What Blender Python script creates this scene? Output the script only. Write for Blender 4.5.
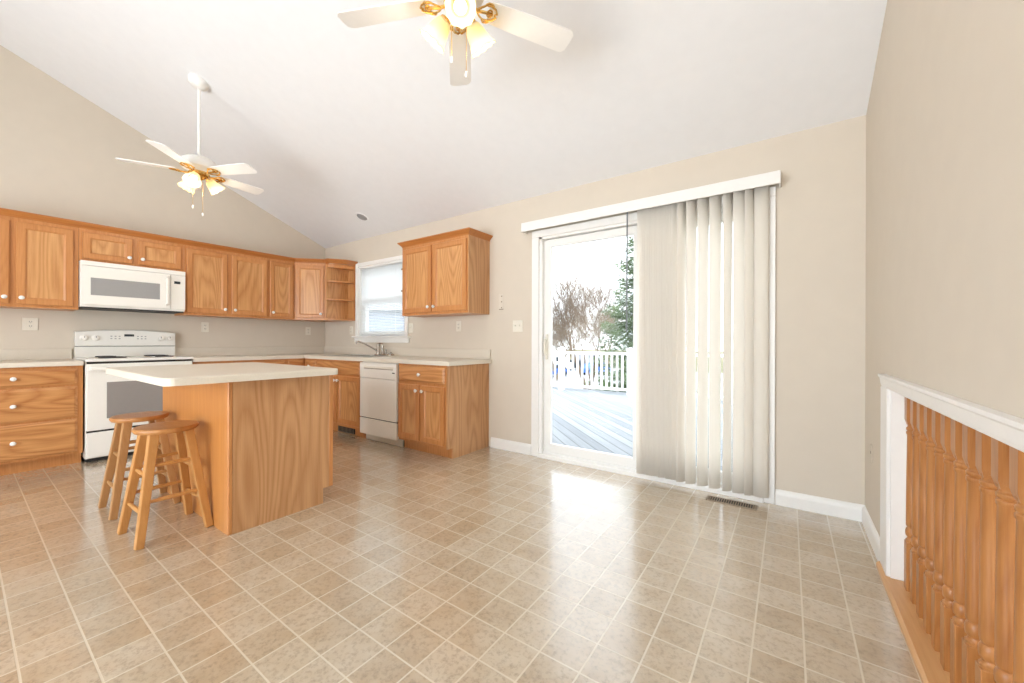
import bpy, bmesh, math, random
from mathutils import Vector, Matrix
for o in list(bpy.data.objects): bpy.data.objects.remove(o)
S = bpy.context.scene
COL = S.collection
PI = math.pi
R_ = math.radians

# ---------------------------------------------------------------- camera
H = 1.10; FPX = 392.0; YAW = R_(35.2); ROLL = R_(0.2)
fw = Vector((-math.sin(YAW), math.cos(YAW), 0)); rt = Vector((math.cos(YAW), math.sin(YAW), 0)); up = Vector((0, 0, 1))
r2 = rt*math.cos(ROLL) + up*math.sin(ROLL); u2 = up*math.cos(ROLL) - rt*math.sin(ROLL)
cd = bpy.data.cameras.new('camera'); cam = bpy.data.objects.new('camera', cd); COL.objects.link(cam)
cd.sensor_width = 36.0; cd.lens = 36.0*FPX/1024.0; cd.clip_start = 0.02; cd.clip_end = 600
m = Matrix.Identity(4)
for i in range(3):
    m[i][0] = r2[i]; m[i][1] = u2[i]; m[i][2] = -fw[i]; m[i][3] = (0, 0, H)[i]
cam.matrix_world = m
S.camera = cam

# ---------------------------------------------------------------- sky and exposure
# thin overcast: the southern half (behind the camera) is made brighter to light the room
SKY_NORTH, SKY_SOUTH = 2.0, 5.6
W = bpy.data.worlds.new('overcast_sky'); S.world = W; W.use_nodes = True
nt = W.node_tree; nt.nodes.clear(); L = nt.links.new
tc = nt.nodes.new('ShaderNodeTexCoord')
nz = nt.nodes.new('ShaderNodeTexNoise'); nz.inputs['Scale'].default_value = 2.2; nz.inputs['Detail'].default_value = 5
cr = nt.nodes.new('ShaderNodeValToRGB')
cr.color_ramp.elements[0].position = .35; cr.color_ramp.elements[0].color = (.80, .90, 1, 1)
cr.color_ramp.elements[1].position = .60; cr.color_ramp.elements[1].color = (.90, .96, 1, 1)
sp = nt.nodes.new('ShaderNodeSeparateXYZ')
mr = nt.nodes.new('ShaderNodeMapRange'); mr.inputs[1].default_value = -.04; mr.inputs[2].default_value = .02
mx = nt.nodes.new('ShaderNodeMix'); mx.data_type = 'RGBA'; mx.inputs[6].default_value = (1.0, 1.06, 1.12, 1)  # below the horizon kept bright too, to throw extra light up onto the ceiling
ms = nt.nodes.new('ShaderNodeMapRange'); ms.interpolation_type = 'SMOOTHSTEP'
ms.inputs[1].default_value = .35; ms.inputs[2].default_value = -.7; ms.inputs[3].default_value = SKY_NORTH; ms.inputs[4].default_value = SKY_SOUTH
bg = nt.nodes.new('ShaderNodeBackground'); out = nt.nodes.new('ShaderNodeOutputWorld')
L(tc.outputs['Generated'], nz.inputs['Vector']); L(nz.outputs['Fac'], cr.inputs[0])
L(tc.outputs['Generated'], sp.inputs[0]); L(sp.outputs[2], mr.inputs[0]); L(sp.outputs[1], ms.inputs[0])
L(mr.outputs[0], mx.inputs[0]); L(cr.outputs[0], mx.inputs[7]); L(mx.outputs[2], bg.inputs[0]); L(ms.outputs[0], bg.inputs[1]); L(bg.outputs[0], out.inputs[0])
vs = S.view_settings
S.display_settings.display_device = 'sRGB'
vs.view_transform = 'Standard'; vs.look = 'None'; vs.gamma = 1; vs.use_curve_mapping = False
vs.exposure = 0.49
# ---------------------------------------------------------------- materials
def newmat(name):
    mt = bpy.data.materials.new(name); mt.use_nodes = True
    n = mt.node_tree; n.nodes.clear()
    o = n.nodes.new('ShaderNodeOutputMaterial'); b = n.nodes.new('ShaderNodeBsdfPrincipled')
    n.links.new(b.outputs[0], o.inputs[0])
    return mt, n, b, o
def lin(c):
    return tuple(((v/255)/12.92 if v/255 <= .04045 else ((v/255+.055)/1.055)**2.4) for v in c)
def plain(name, col, rough=.5, metal=0, noise=.04, nscale=30, bump=0, spec=.5):
    mt, n, b, o = newmat(name)
    b.inputs['Roughness'].default_value = rough; b.inputs['Metallic'].default_value = metal
    b.inputs['Specular IOR Level'].default_value = spec
    t = n.nodes.new('ShaderNodeTexCoord'); z = n.nodes.new('ShaderNodeTexNoise'); z.inputs['Scale'].default_value = nscale; z.inputs['Detail'].default_value = 3
    r = n.nodes.new('ShaderNodeValToRGB')
    r.color_ramp.elements[0].position = .3; r.color_ramp.elements[1].position = .7
    r.color_ramp.elements[0].color = tuple(c*(1-noise) for c in col)+(1,)
    r.color_ramp.elements[1].color = tuple(min(1, c*(1+noise)) for c in col)+(1,)
    n.links.new(t.outputs['Object'], z.inputs['Vector']); n.links.new(z.outputs['Fac'], r.inputs[0]); n.links.new(r.outputs[0], b.inputs['Base Color'])
    if bump:
        bp = n.nodes.new('ShaderNodeBump'); bp.inputs['Strength'].default_value = bump; bp.inputs['Distance'].default_value = .002
        n.links.new(z.outputs['Fac'], bp.inputs['Height']); n.links.new(bp.outputs[0], b.inputs['Normal'])
    return mt
def oak(name, axis, light, dark, rings=.5, nring=9.0, rough=.34, contrast=1.0):
    """axis = grain direction: 0 x, 1 y, 2 z in the thing's own coordinates; growth rings are contour lines of a stretched noise"""
    mt, n, b, o = newmat(name); K = n.links.new
    b.inputs['Roughness'].default_value = rough
    t = n.nodes.new('ShaderNodeTexCoord'); oi = n.nodes.new('ShaderNodeObjectInfo')
    mu = n.nodes.new('ShaderNodeMath'); mu.operation = 'MULTIPLY'; mu.inputs[1].default_value = 37
    ad = n.nodes.new('ShaderNodeVectorMath'); ad.operation = 'ADD'
    K(oi.outputs['Random'], mu.inputs[0]); K(t.outputs['Object'], ad.inputs[0]); K(mu.outputs[0], ad.inputs[1])
    def noise(s_long, s_cross, det, rg=.5):
        mp = n.nodes.new('ShaderNodeMapping'); s = [s_cross]*3; s[axis] = s_long; mp.inputs['Scale'].default_value = s
        K(ad.outputs[0], mp.inputs['Vector'])
        z = n.nodes.new('ShaderNodeTexNoise'); z.inputs['Scale'].default_value = 1; z.inputs['Detail'].default_value = det; z.inputs['Roughness'].default_value = rg
        K(mp.outputs[0], z.inputs['Vector']); return z.outputs['Fac']
    def mth(op, a, bb=None):
        q = n.nodes.new('ShaderNodeMath'); q.operation = op
        for i, v in enumerate((a, bb)):
            if v is None: continue
            if isinstance(v, (int, float)): q.inputs[i].default_value = v
            else: K(v, q.inputs[i])
        return q.outputs[0]
    pores = noise(9, 240, 3, .6); fibre = noise(2.2, 60, 4, .6); field = noise(.55, 4.2, 1.2, .4); tone = noise(.5, 3, 1)
    ring = mth('FRACT', mth('ADD', mth('MULTIPLY', field, nring*2.2), mth('MULTIPLY', fibre, .35)))
    ring = mth('POWER', mth('ABSOLUTE', mth('SUBTRACT', mth('MULTIPLY', ring, 2), 1)), 1.6)
    a = mth('ADD', mth('MULTIPLY', ring, rings*.55), mth('MULTIPLY', fibre, .75))
    a = mth('ADD', a, mth('MULTIPLY', pores, .55)); a = mth('ADD', a, mth('MULTIPLY', tone, .5))
    r = n.nodes.new('ShaderNodeMapRange'); c0 = .92+rings*.18; hw = .42/contrast
    r.inputs[1].default_value = c0-hw; r.inputs[2].default_value = c0+hw; K(a, r.inputs[0])
    mc = n.nodes.new('ShaderNodeMix'); mc.data_type = 'RGBA'; mc.inputs[6].default_value = lin(light)+(1,); mc.inputs[7].default_value = lin(dark)+(1,)
    K(r.outputs[0], mc.inputs[0]); K(mc.outputs[2], b.inputs['Base Color'])
    return mt
def glow(name, col, strength, base=(.9, .8, .6)):
    mt, n, b, o = newmat(name)
    b.inputs['Base Color'].default_value = tuple(base)+(1,); b.inputs['Roughness'].default_value = .4
    b.inputs['Emission Color'].default_value = tuple(col)+(1,); b.inputs['Emission Strength'].default_value = strength
    return mt
def translucent(name, col, fac, rough=.6):
    mt, n, b, o = newmat(name)
    b.inputs['Base Color'].default_value = tuple(col)+(1,); b.inputs['Roughness'].default_value = rough
    tr = n.nodes.new('ShaderNodeBsdfTranslucent'); tr.inputs[0].default_value = tuple(col)+(1,)
    mi = n.nodes.new('ShaderNodeMixShader'); mi.inputs[0].default_value = fac
    n.links.new(b.outputs[0], mi.inputs[1]); n.links.new(tr.outputs[0], mi.inputs[2]); n.links.new(mi.outputs[0], o.inputs[0])
    return mt
def glassmat(name, gl=.05, tint=(1, 1, 1)):
    mt, n, b, o = newmat(name); n.nodes.remove(b)
    t = n.nodes.new('ShaderNodeBsdfTransparent'); t.inputs[0].default_value = tuple(tint)+(1,)
    g = n.nodes.new('ShaderNodeBsdfGlossy'); g.inputs['Roughness'].default_value = .02
    mi = n.nodes.new('ShaderNodeMixShader'); mi.inputs[0].default_value = gl
    n.links.new(t.outputs[0], mi.inputs[1]); n.links.new(g.outputs[0], mi.inputs[2]); n.links.new(mi.outputs[0], o.inputs[0])
    return mt

def floor_tiles():
    mt, n, b, o = newmat('vinyl_tile'); K = n.links.new
    g = n.nodes.new('ShaderNodeNewGeometry'); s = n.nodes.new('ShaderNodeSeparateXYZ'); K(g.outputs['Position'], s.inputs[0])
    def mth(op, a, bb=None):
        q = n.nodes.new('ShaderNodeMath'); q.operation = op
        for i, v in enumerate((a, bb)):
            if v is None: continue
            if isinstance(v, (int, float)): q.inputs[i].default_value = v
            else: K(v, q.inputs[i])
        return q.outputs[0]
    T = .1535
    u = mth('DIVIDE', mth('SUBTRACT', s.outputs[0], .049), T); v = mth('DIVIDE', mth('SUBTRACT', s.outputs[1], .428), T)
    fu = mth('FRACT', mth('ADD', u, 100.5)); fv = mth('FRACT', mth('ADD', v, 100.5))
    du = mth('ABSOLUTE', mth('SUBTRACT', fu, .5)); dv = mth('ABSOLUTE', mth('SUBTRACT', fv, .5))
    d = mth('MINIMUM', du, dv)
    gm = n.nodes.new('ShaderNodeMapRange'); gm.inputs[1].default_value = .014; gm.inputs[2].default_value = .026; gm.inputs[3].default_value = 1; gm.inputs[4].default_value = 0
    K(d, gm.inputs[0])
    cx = n.nodes.new('ShaderNodeCombineXYZ'); K(mth('FLOOR', u), cx.inputs[0]); K(mth('FLOOR', v), cx.inputs[1])
    wn = n.nodes.new('ShaderNodeTexWhiteNoise'); wn.noise_dimensions = '2D'; K(cx.outputs[0], wn.inputs['Vector'])
    off = n.nodes.new('ShaderNodeVectorMath'); off.operation = 'MULTIPLY_ADD'; off.inputs[1].default_value = (9, 9, 9)
    K(wn.outputs['Color'], off.inputs[0]); K(g.outputs['Position'], off.inputs[2])
    z = n.nodes.new('ShaderNodeTexNoise'); z.inputs['Scale'].default_value = 11; z.inputs['Detail'].default_value = 3; K(off.outputs[0], z.inputs['Vector'])
    zf = n.nodes.new('ShaderNodeTexNoise'); zf.inputs['Scale'].default_value = 55; zf.inputs['Detail'].default_value = 6; zf.inputs['Roughness'].default_value = .7
    K(off.outputs[0], zf.inputs['Vector'])
    base = mth('ADD', mth('MULTIPLY', wn.outputs['Value'], .35), mth('MULTIPLY', z.outputs['Fac'], .65))
    r = n.nodes.new('ShaderNodeValToRGB'); e = r.color_ramp.elements
    e[0].position = .15; e[0].color = lin((175, 153, 124))+(1,); e[1].position = .9; e[1].color = lin((205, 191, 170))+(1,)
    q = e.new(.5); q.color = lin((191, 173, 148))+(1,)
    K(base, r.inputs[0])
    sr = n.nodes.new('ShaderNodeMapRange'); sr.inputs[1].default_value = .32; sr.inputs[2].default_value = .52; sr.inputs[3].default_value = .66; sr.inputs[4].default_value = 1
    K(zf.outputs['Fac'], sr.inputs[0])
    m1 = n.nodes.new('ShaderNodeMix'); m1.data_type = 'RGBA'; m1.blend_type = 'MULTIPLY'; m1.inputs[0].default_value = 1
    K(r.outputs[0], m1.inputs[6]); K(sr.outputs[0], m1.inputs[7])
    m2 = n.nodes.new('ShaderNodeMix'); m2.data_type = 'RGBA'; K(gm.outputs[0], m2.inputs[0]); K(m1.outputs[2], m2.inputs[6]); m2.inputs[7].default_value = lin((215, 203, 181))+(1,)
    K(m2.outputs[2], b.inputs['Base Color'])
    rr = n.nodes.new('ShaderNodeMapRange'); rr.inputs[3].default_value = .17; rr.inputs[4].default_value = .28; b.inputs['Specular IOR Level'].default_value = .8; b.inputs['Coat Weight'].default_value = 1; b.inputs['Coat IOR'].default_value = 1.6; b.inputs['Coat Roughness'].default_value = .15; K(zf.outputs['Fac'], rr.inputs[0]); K(rr.outputs[0], b.inputs['Roughness'])
    bp = n.nodes.new('ShaderNodeBump'); bp.inputs['Strength'].default_value = .25; bp.inputs['Distance'].default_value = .002; bp.invert = True
    K(gm.outputs[0], bp.inputs['Height']); K(bp.outputs[0], b.inputs['Normal'])
    return mt
def deck_boards():
    mt, n, b, o = newmat('weathered_deck'); K = n.links.new
    g = n.nodes.new('ShaderNodeNewGeometry')
    mp = n.nodes.new('ShaderNodeMapping'); mp.inputs['Rotation'].default_value = (0, 0, R_(45)); K(g.outputs['Position'], mp.inputs['Vector'])
    s = n.nodes.new('ShaderNodeSeparateXYZ'); K(mp.outputs[0], s.inputs[0])
    def mth(op, a, bb=None):
        q = n.nodes.new('ShaderNodeMath'); q.operation = op
        for i, v in enumerate((a, bb)):
            if v is None: continue
            if isinstance(v, (int, float)): q.inputs[i].default_value = v
            else: K(v, q.inputs[i])
        return q.outputs[0]
    v = mth('DIVIDE', s.outputs[1], .145); fl = mth('FLOOR', v)
    d = mth('ABSOLUTE', mth('SUBTRACT', mth('FRACT', v), .5))
    gm = n.nodes.new('ShaderNodeMapRange'); gm.inputs[1].default_value = .455; gm.inputs[2].default_value = .475; K(d, gm.inputs[0])
    wn = n.nodes.new('ShaderNodeTexWhiteNoise'); wn.noise_dimensions = '1D'; K(fl, wn.inputs['W'])
    z = n.nodes.new('ShaderNodeTexNoise'); z.inputs['Scale'].default_value = 1.5; z.inputs['Detail'].default_value = 5
    m3 = n.nodes.new('ShaderNodeMapping'); m3.inputs['Scale'].default_value = (1, 12, 1); K(mp.outputs[0], m3.inputs['Vector']); K(m3.outputs[0], z.inputs['Vector'])
    ba = mth('ADD', mth('MULTIPLY', wn.outputs['Value'], .4), mth('MULTIPLY', z.outputs['Fac'], .6))
    r = n.nodes.new('ShaderNodeValToRGB'); e = r.color_ramp.elements
    e[0].position = .25; e[0].color = (.17, .185, .20, 1); e[1].position = .75; e[1].color = (.30, .315, .33, 1); K(ba, r.inputs[0])
    m2 = n.nodes.new('ShaderNodeMix'); m2.data_type = 'RGBA'; K(gm.outputs[0], m2.inputs[0]); K(r.outputs[0], m2.inputs[6]); m2.inputs[7].default_value = (.06, .065, .07, 1)
    K(m2.outputs[2], b.inputs['Base Color']); b.inputs['Roughness'].default_value = .6
    return mt

M = {}
M['wall'] = plain('greige_paint', lin((214, 203, 187)), .75, noise=.012, nscale=8, bump=0)
M['ceiling'] = plain('white_ceiling', lin((237, 237, 238)), .85, noise=.01, nscale=12)
M['trim'] = plain('white_trim', lin((240, 238, 234)), .35, noise=.01)
M['enamel'] = plain('white_enamel', lin((240, 237, 230)), .22, noise=.008)
M['applwhite'] = plain('appliance_white', lin((244, 240, 232)), .3, noise=.008)
M['plastic'] = plain('ivory_plastic', lin((232, 226, 212)), .4, noise=.01)
M['porcelain'] = plain('white_porcelain', lin((246, 244, 240)), .15, noise=.01)
M['splash'] = plain('beige_backsplash', lin((218, 208, 193)), .4, noise=.02, nscale=120)
M['counter'] = plain('cream_laminate', lin((224, 215, 199)), .38, noise=.03, nscale=160)
M['floor'] = floor_tiles()
FL, FD = (212, 150, 92), (176, 108, 54)
M['oakv'] = oak('oak_upright_grain', 2, FL, FD, .25)
M['oakh'] = oak('oak_level_grain', 0, FL, FD, .25)
M['oakpanel'] = oak('oak_door_panel', 2, (218, 164, 108), (182, 122, 68), .9, 8)
M['oakdrawer'] = oak('oak_drawer_front', 0, (214, 156, 98), (172, 108, 56), .9, 8)
M['oakcrown'] = oak('oak_crown', 1, (200, 132, 70), (166, 96, 42), .2)
M['oakcrownx'] = oak('oak_crown_across', 0, (200, 132, 70), (166, 96, 42), .2)
M['oakveneer'] = oak('oak_veneer_side', 2, (208, 160, 114), (178, 126, 80), 1.0, 7)
M['oakwarm'] = oak('oak_warm_panel', 2, (202, 140, 78), (176, 110, 52), .25, 5)
M['oaktread'] = oak('oak_floor_board', 1, (218, 172, 120), (196, 144, 92), .3)
M['baluster'] = oak('oak_turned', 2, (192, 134, 78), (152, 94, 46), .4, 9)
M['stool'] = oak('stool_pine', 2, (206, 152, 90), (182, 122, 62), .3, 9)
M['stoolseat'] = oak('stool_seat_wood', 0, (192, 136, 78), (164, 104, 52), .4, 9)
M['stool2'] = oak('stool_pine_dark', 2, (190, 144, 94), (164, 114, 66), .3, 9)
M['black'] = plain('black_matte', (.02, .02, .02), .5)
M['darkgap'] = plain('dark_recess', (.03, .025, .02), .8)
M['greyglass'] = plain('grey_oven_glass', lin((150, 144, 140)), .22, noise=.01)
M['mwglass'] = plain('grey_mesh_glass', lin((158, 156, 154)), .3, noise=.06, nscale=400)
M['display'] = plain('dark_display', (.03, .035, .04), .2)
M['coil'] = plain('burner_coil', (.03, .03, .032), .4, .4)
M['steel'] = plain('stainless_steel', (.62, .61, .59), .28, 1, noise=.03)
M['chrome'] = plain('brushed_nickel', (.50, .47, .43), .25, 1, noise=.02)
M['brass'] = plain('polished_brass', (.80, .52, .18), .22, 1, noise=.03)
M['fanwhite'] = plain('fan_white', lin((238, 236, 232)), .35, noise=.01)
M['blade'] = plain('fan_blade_white', lin((250, 249, 247)), .45, noise=.01)
M['vane'] = translucent('cream_vinyl_vane', lin((250, 246, 239)), .52)
M['slat'] = translucent('white_blind_slat', lin((247, 248, 248)), .68)
M['shade'] = glow('frosted_lamp_glass', (1, .78, .42), .16, (.80, .72, .54))
_n = M['shade'].node_tree; _b = _n.nodes['Principled BSDF']; _t = _n.nodes.new('ShaderNodeBsdfTranslucent'); _t.inputs[0].default_value = (.9, .78, .55, 1)
_m = _n.nodes.new('ShaderNodeMixShader'); _m.inputs[0].default_value = .5; _o = [q for q in _n.nodes if q.type == 'OUTPUT_MATERIAL'][0]
_n.links.new(_b.outputs[0], _m.inputs[1]); _n.links.new(_t.outputs[0], _m.inputs[2]); _n.links.new(_m.outputs[0], _o.inputs[0])
M['bulb'] = glow('lit_bulb', (1, .93, .75), 1.6)
M['glass'] = glassmat('clear_pane', .006)
M['register'] = plain('taupe_register', lin((150, 132, 112)), .45, .3)
M['lightgrey'] = plain('grey_lens', lin((150, 148, 146)), .6)
M['vinylrail'] = plain('white_vinyl_rail', lin((244, 244, 244)), .4, noise=.01)
M['deck'] = deck_boards()
M['wand'] = plain('clear_grey_wand', lin((120, 124, 126)), .3)

# ---------------------------------------------------------------- mesh helpers
class MB:
    def __init__(s): s.b = bmesh.new()
    def box(s, x0, x1, y0, y1, z0, z1, bev=0, mat=None, seg=1):
        v = [s.b.verts.new(p) for p in ((x0,y0,z0),(x1,y0,z0),(x1,y1,z0),(x0,y1,z0),(x0,y0,z1),(x1,y0,z1),(x1,y1,z1),(x0,y1,z1))]
        f = [s.b.faces.new([v[i] for i in q]) for q in ((0,3,2,1),(4,5,6,7),(0,1,5,4),(1,2,6,5),(2,3,7,6),(3,0,4,7))]
        if bev:
            es = list({e for q in f for e in q.edges})
            g = bmesh.ops.bevel(s.b, geom=es, offset=bev, segments=seg, affect='EDGES', profile=.5)
            v = list({w for q in g['faces'] for w in q.verts} | {w for w in v if w.is_valid})
        if mat is not None: bmesh.ops.transform(s.b, matrix=mat, verts=[w for w in v if w.is_valid])
        return s
    def rings(s, loops, close0=False, close1=True):
        vs = [[s.b.verts.new(p) for p in lp] for lp in loops]
        n = len(vs[0])
        for a, c in zip(vs, vs[1:]):
            for i in range(n):
                j = (i+1) % n
                s.b.faces.new((a[i], a[j], c[j], c[i]))
        if close0: s.b.faces.new(list(reversed(vs[0])))
        if close1: s.b.faces.new(vs[-1])
        return s
    def lathe(s, prof, n=20, mat=None, close=True):
        mat = mat or Matrix.Identity(4)
        loops = []
        for r, z in prof:
            loops.append([mat @ Vector((max(r, 1e-4)*math.cos(2*PI*i/n), max(r, 1e-4)*math.sin(2*PI*i/n), z)) for i in range(n)])
        return s.rings(loops, close, close)
    def tube(s, pts, r, n=8, cap=True):
        pts = [Vector(p) for p in pts]; rs = r if isinstance(r, (list, tuple)) else [r]*len(pts)
        loops = []; ref = None
        for i, p in enumerate(pts):
            d = (pts[min(i+1, len(pts)-1)] - pts[max(i-1, 0)]).normalized()
            if ref is None:
                ref = Vector((0, 0, 1)) if abs(d.z) < .9 else Vector((1, 0, 0))
            a = (ref - d*ref.dot(d)).normalized(); c = d.cross(a); ref = a
            loops.append([p + (a*math.cos(2*PI*k/n) + c*math.sin(2*PI*k/n))*rs[i] for k in range(n)])
        return s.rings(loops, cap, cap)
    def prism(s, poly, t0, t1, fn):
        """poly: 2-D points; fn(u, v, t) -> 3-D"""
        return s.rings([[fn(u, v, t0) for u, v in poly], [fn(u, v, t1) for u, v in poly]], True, True)
    def bar(s, p0, p1, w0, w1, d0=None, d1=None, ax=Vector((1, 0, 0))):
        p0 = Vector(p0); p1 = Vector(p1); d = (p1-p0).normalized()
        a = (ax - d*ax.dot(d)).normalized(); c = d.cross(a)
        d0 = d0 or w0; d1 = d1 or w1
        lp = []
        for p, w, e in ((p0, w0, d0), (p1, w1, d1)):
            lp.append([p+a*w/2*i+c*e/2*j for i, j in ((-1,-1),(1,-1),(1,1),(-1,1))])
        return s.rings(lp, True, True)
    def build(s, name, mat, parent=None, smooth=False, bevel=0):
        bmesh.ops.recalc_face_normals(s.b, faces=s.b.faces)
        me = bpy.data.meshes.new(name); s.b.to_mesh(me); s.b.free()
        if smooth:
            for p in me.polygons: p.use_smooth = True
        o = bpy.data.objects.new(name, me); COL.objects.link(o)
        if isinstance(mat, str): mat = M[mat]
        me.materials.append(mat)
        if smooth:
            md = o.modifiers.new('edge', 'EDGE_SPLIT'); md.split_angle = R_(40)
        if parent: o.parent = parent
        return o
def tag(o, label=None, cat=None, group=None, kind=None):
    if label: o['label'] = label
    if cat: o['category'] = cat
    if group: o['group'] = group
    if kind: o['kind'] = kind
    return o
def thing(name, label, cat, loc=(0, 0, 0), rz=0, group=None):
    o = bpy.data.objects.new(name, None); COL.objects.link(o); o.empty_display_size = .1
    o.location = loc; o.rotation_euler = (0, 0, rz)
    return tag(o, label, cat, group)
def copy_tree(o, parent=None):
    c = o.copy(); COL.objects.link(c); c.parent = parent
    for ch in [q for q in bpy.data.objects if q.parent == o]: copy_tree(ch, c)
    return c

# ---------------------------------------------------------------- the room
D = 3.22; XL = -5.74; XR = .386; EAVE = 2.50; SL = .408; YB = -2.6; YR = -.7
def cz(y): return EAVE + SL*(D-max(y, YR)) - SL*max(0, YR-y)
DX0, DX1, DZ1 = -1.955, -.135, 2.105         # patio door hole
WX0, WX1, WZ0, WZ1 = -4.885, -3.885, 1.165, 2.125  # window hole
struct = lambda o, lab, cat: tag(o, lab, cat, kind='structure')

struct(MB().box(XL, XR, YB, D, -.12, 0).build('floor', 'floor'), 'tan square vinyl tile floor with pale grout lines', 'floor')
w = MB(); T = .15
for x0, x1, z0, z1 in ((XL-.15, WX0, -.3, EAVE+.05), (WX0, WX1, -.3, WZ0), (WX0, WX1, WZ1, EAVE+.05), (WX1, DX0, -.3, EAVE+.05), (DX0, DX1, DZ1, EAVE+.05), (DX0, DX1, -.3, -.02), (DX1, XR+1.3, -.3, EAVE+.05)):
    w.box(x0, x1, D, D+T, z0, z1)
struct(w.build('wall_back', 'wall'), 'greige wall with the sliding patio door and kitchen window', 'wall')
w = MB(); w.prism([(YB, -.1), (D+.02, -.1), (D+.02, cz(D)+.05), (YR, cz(YR)+.05), (YB, cz(YB)+.05)], XL-.15, XL, lambda u, v, t: (t, u, v))
struct(w.build('wall_left', 'wall'), 'greige gable wall behind the range and upper cabinets', 'wall')
OY0, OY1, OZ = .30, 2.475, .898               # opening above the stair, low in the right wall
w = MB()
w.prism([(OY1, -.1), (D, -.1), (D, cz(D)+.05), (YR, cz(YR)+.05), (YB, cz(YB)+.05), (YB, -.1), (OY0, -.1), (OY0, OZ), (OY1, OZ)], XR, XR+.115, lambda u, v, t: (t, u, v))
struct(w.build('wall_right', 'wall'), 'greige right wall above the low stair opening', 'wall')
w = MB(); w.prism([(YB-.15, cz(YB-.15)), (YR, cz(YR)), (D+.1, cz(D+.1)), (D+.1, cz(D+.1)+.12), (YR, cz(YR)+.12), (YB-.15, cz(YB-.15)+.12)], XL-.1, XR+1.3, lambda u, v, t: (t, u, v))
struct(w.build('ceiling', 'ceiling'), 'white sloped cathedral ceiling', 'ceiling')
# unseen wall behind the camera; its wide window is added to light the room
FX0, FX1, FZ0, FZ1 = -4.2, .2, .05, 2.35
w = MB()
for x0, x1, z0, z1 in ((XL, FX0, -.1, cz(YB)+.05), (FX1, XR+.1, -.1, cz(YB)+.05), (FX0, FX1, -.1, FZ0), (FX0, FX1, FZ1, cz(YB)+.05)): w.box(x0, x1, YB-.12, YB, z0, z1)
struct(w.build('wall_front', 'wall'), 'greige wall behind the camera with a wide window opening added for light', 'wall')
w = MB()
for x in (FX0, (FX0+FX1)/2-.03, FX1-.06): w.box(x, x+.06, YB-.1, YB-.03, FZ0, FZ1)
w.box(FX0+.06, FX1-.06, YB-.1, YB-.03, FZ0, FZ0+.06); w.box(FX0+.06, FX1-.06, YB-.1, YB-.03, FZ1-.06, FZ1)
struct(w.build('added_window', 'trim'), 'white frame of the wide window added behind the camera for light', 'window')
# stairwell beyond the balusters
w = MB(); w.box(1.55, 1.65, YB, D, -1.6, cz(YB))
struct(w.build('wall_stairwell', 'wall'), 'greige stairwell wall seen between the balusters', 'wall')
w = MB()
for i in range(7): w.box(.56, 1.545, .2+i*.28, .2+(i+1)*.28+.02, -1.5, -.2-i*.19)
struct(w.build('stairs', 'oaktread'), 'oak steps going down beyond the balusters', 'stairs')

def baseboard(name, run, fn, lab):
    prof = [(0, 0), (.016, 0), (.016, .070), (.013, .086), (.006, .100), (0, .103)]
    o = MB().prism(prof, run[0], run[1], fn).build(name, 'trim'); struct(o, lab, 'baseboard'); return o
baseboard('baseboard_back', (-2.53, -2.035), lambda u, v, t: (t, D-u, v), 'white baseboard between the base cabinet end and the patio door')
baseboard('baseboard_corner', (-.07, XR), lambda u, v, t: (t, D-u, v), 'white baseboard between the patio door and the right corner')
baseboard('baseboard_right', (2.625, D-.016), lambda u, v, t: (XR-u, t, v), 'short white baseboard on the right wall beside the stair opening')
# casing round the stair opening
tr = thing('trim_1', None, None); tag(tr, 'white casing framing the low stair opening in right wall', 'trim', kind='structure')
w = MB()
cap = [(0, .888), (.012, .888), (.016, .90), (.02, .930), (.026, .937), (.026, .948), (0, .948)]
w.prism(cap, OY0-.14, 2.62, lambda u, v, t: (XR-u, t, v)); w.build('casing_head', 'trim', tr)
for y0, y1 in ((OY1-.003, 2.62), (OY0-.14, OY0)):
    w = MB(); w.box(XR-.016, XR, y0, y1, 0, .888, .003); w.build('casing_leg', 'trim', tr)
w = MB(); w.box(XR-.002, XR+.125, OY1-.012, OY1, .016, OZ); w.build('jamb', 'trim', tr)
w = MB(); w.box(XR-.002, XR+.125, OY0, OY1-.012, OZ-.012, OZ); w.build('head_jamb', 'trim', tr)
tr = struct(MB().prism([(0, 0), (0, .016), (.010, .026), (.19, .026), (.19, -.02), (.14, -.1), (.014, 0)], OY0, 2.62, lambda u, v, t: (.356+u, t, v)).build('trim_2', 'oaktread'), 'light oak nosing board under the balusters at the floor edge', 'trim')

# ---------------------------------------------------------------- balustrade
def baluster_mb(x, y):
    b = MB(); z0, zt = .025, OZ-.012; h = .021
    b.box(x-h, x+h, y-h, y+h, z0, .235, .002)
    mt = Matrix.Translation((x, y, 0))
    b.lathe([(.020, .232), (.0205, .244), (.015, .250), (.0145, .256), (.0195, .262), (.021, .272), (.021, .284), (.0185, .294), (.0145, .299), (.0185, .303), (.0195, .310),
             (.0195, .36), (.0185, .52), (.0165, .700), (.0195, .705), (.0195, .713), (.0155, .717), (.0195, .722), (.0195, .730), (.015, .735), (.015, .741), (.020, .752)], 14, mt)
    b.rings([[(x+a*q, y+c*q, z) for a, c in ((-1,-1),(1,-1),(1,1),(-1,1))] for q, z in ((.015, .742), (h, .765), (h, zt))], True, True)
    return b
bt = thing('balustrade', 'row of turned oak balusters in the low stair opening', 'balustrade', (.44, 1.5, 0))
for k in range(19):
    b = baluster_mb(0, 2.392-.1005*k-1.5); b.build('baluster', 'baluster', bt, smooth=True)

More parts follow.
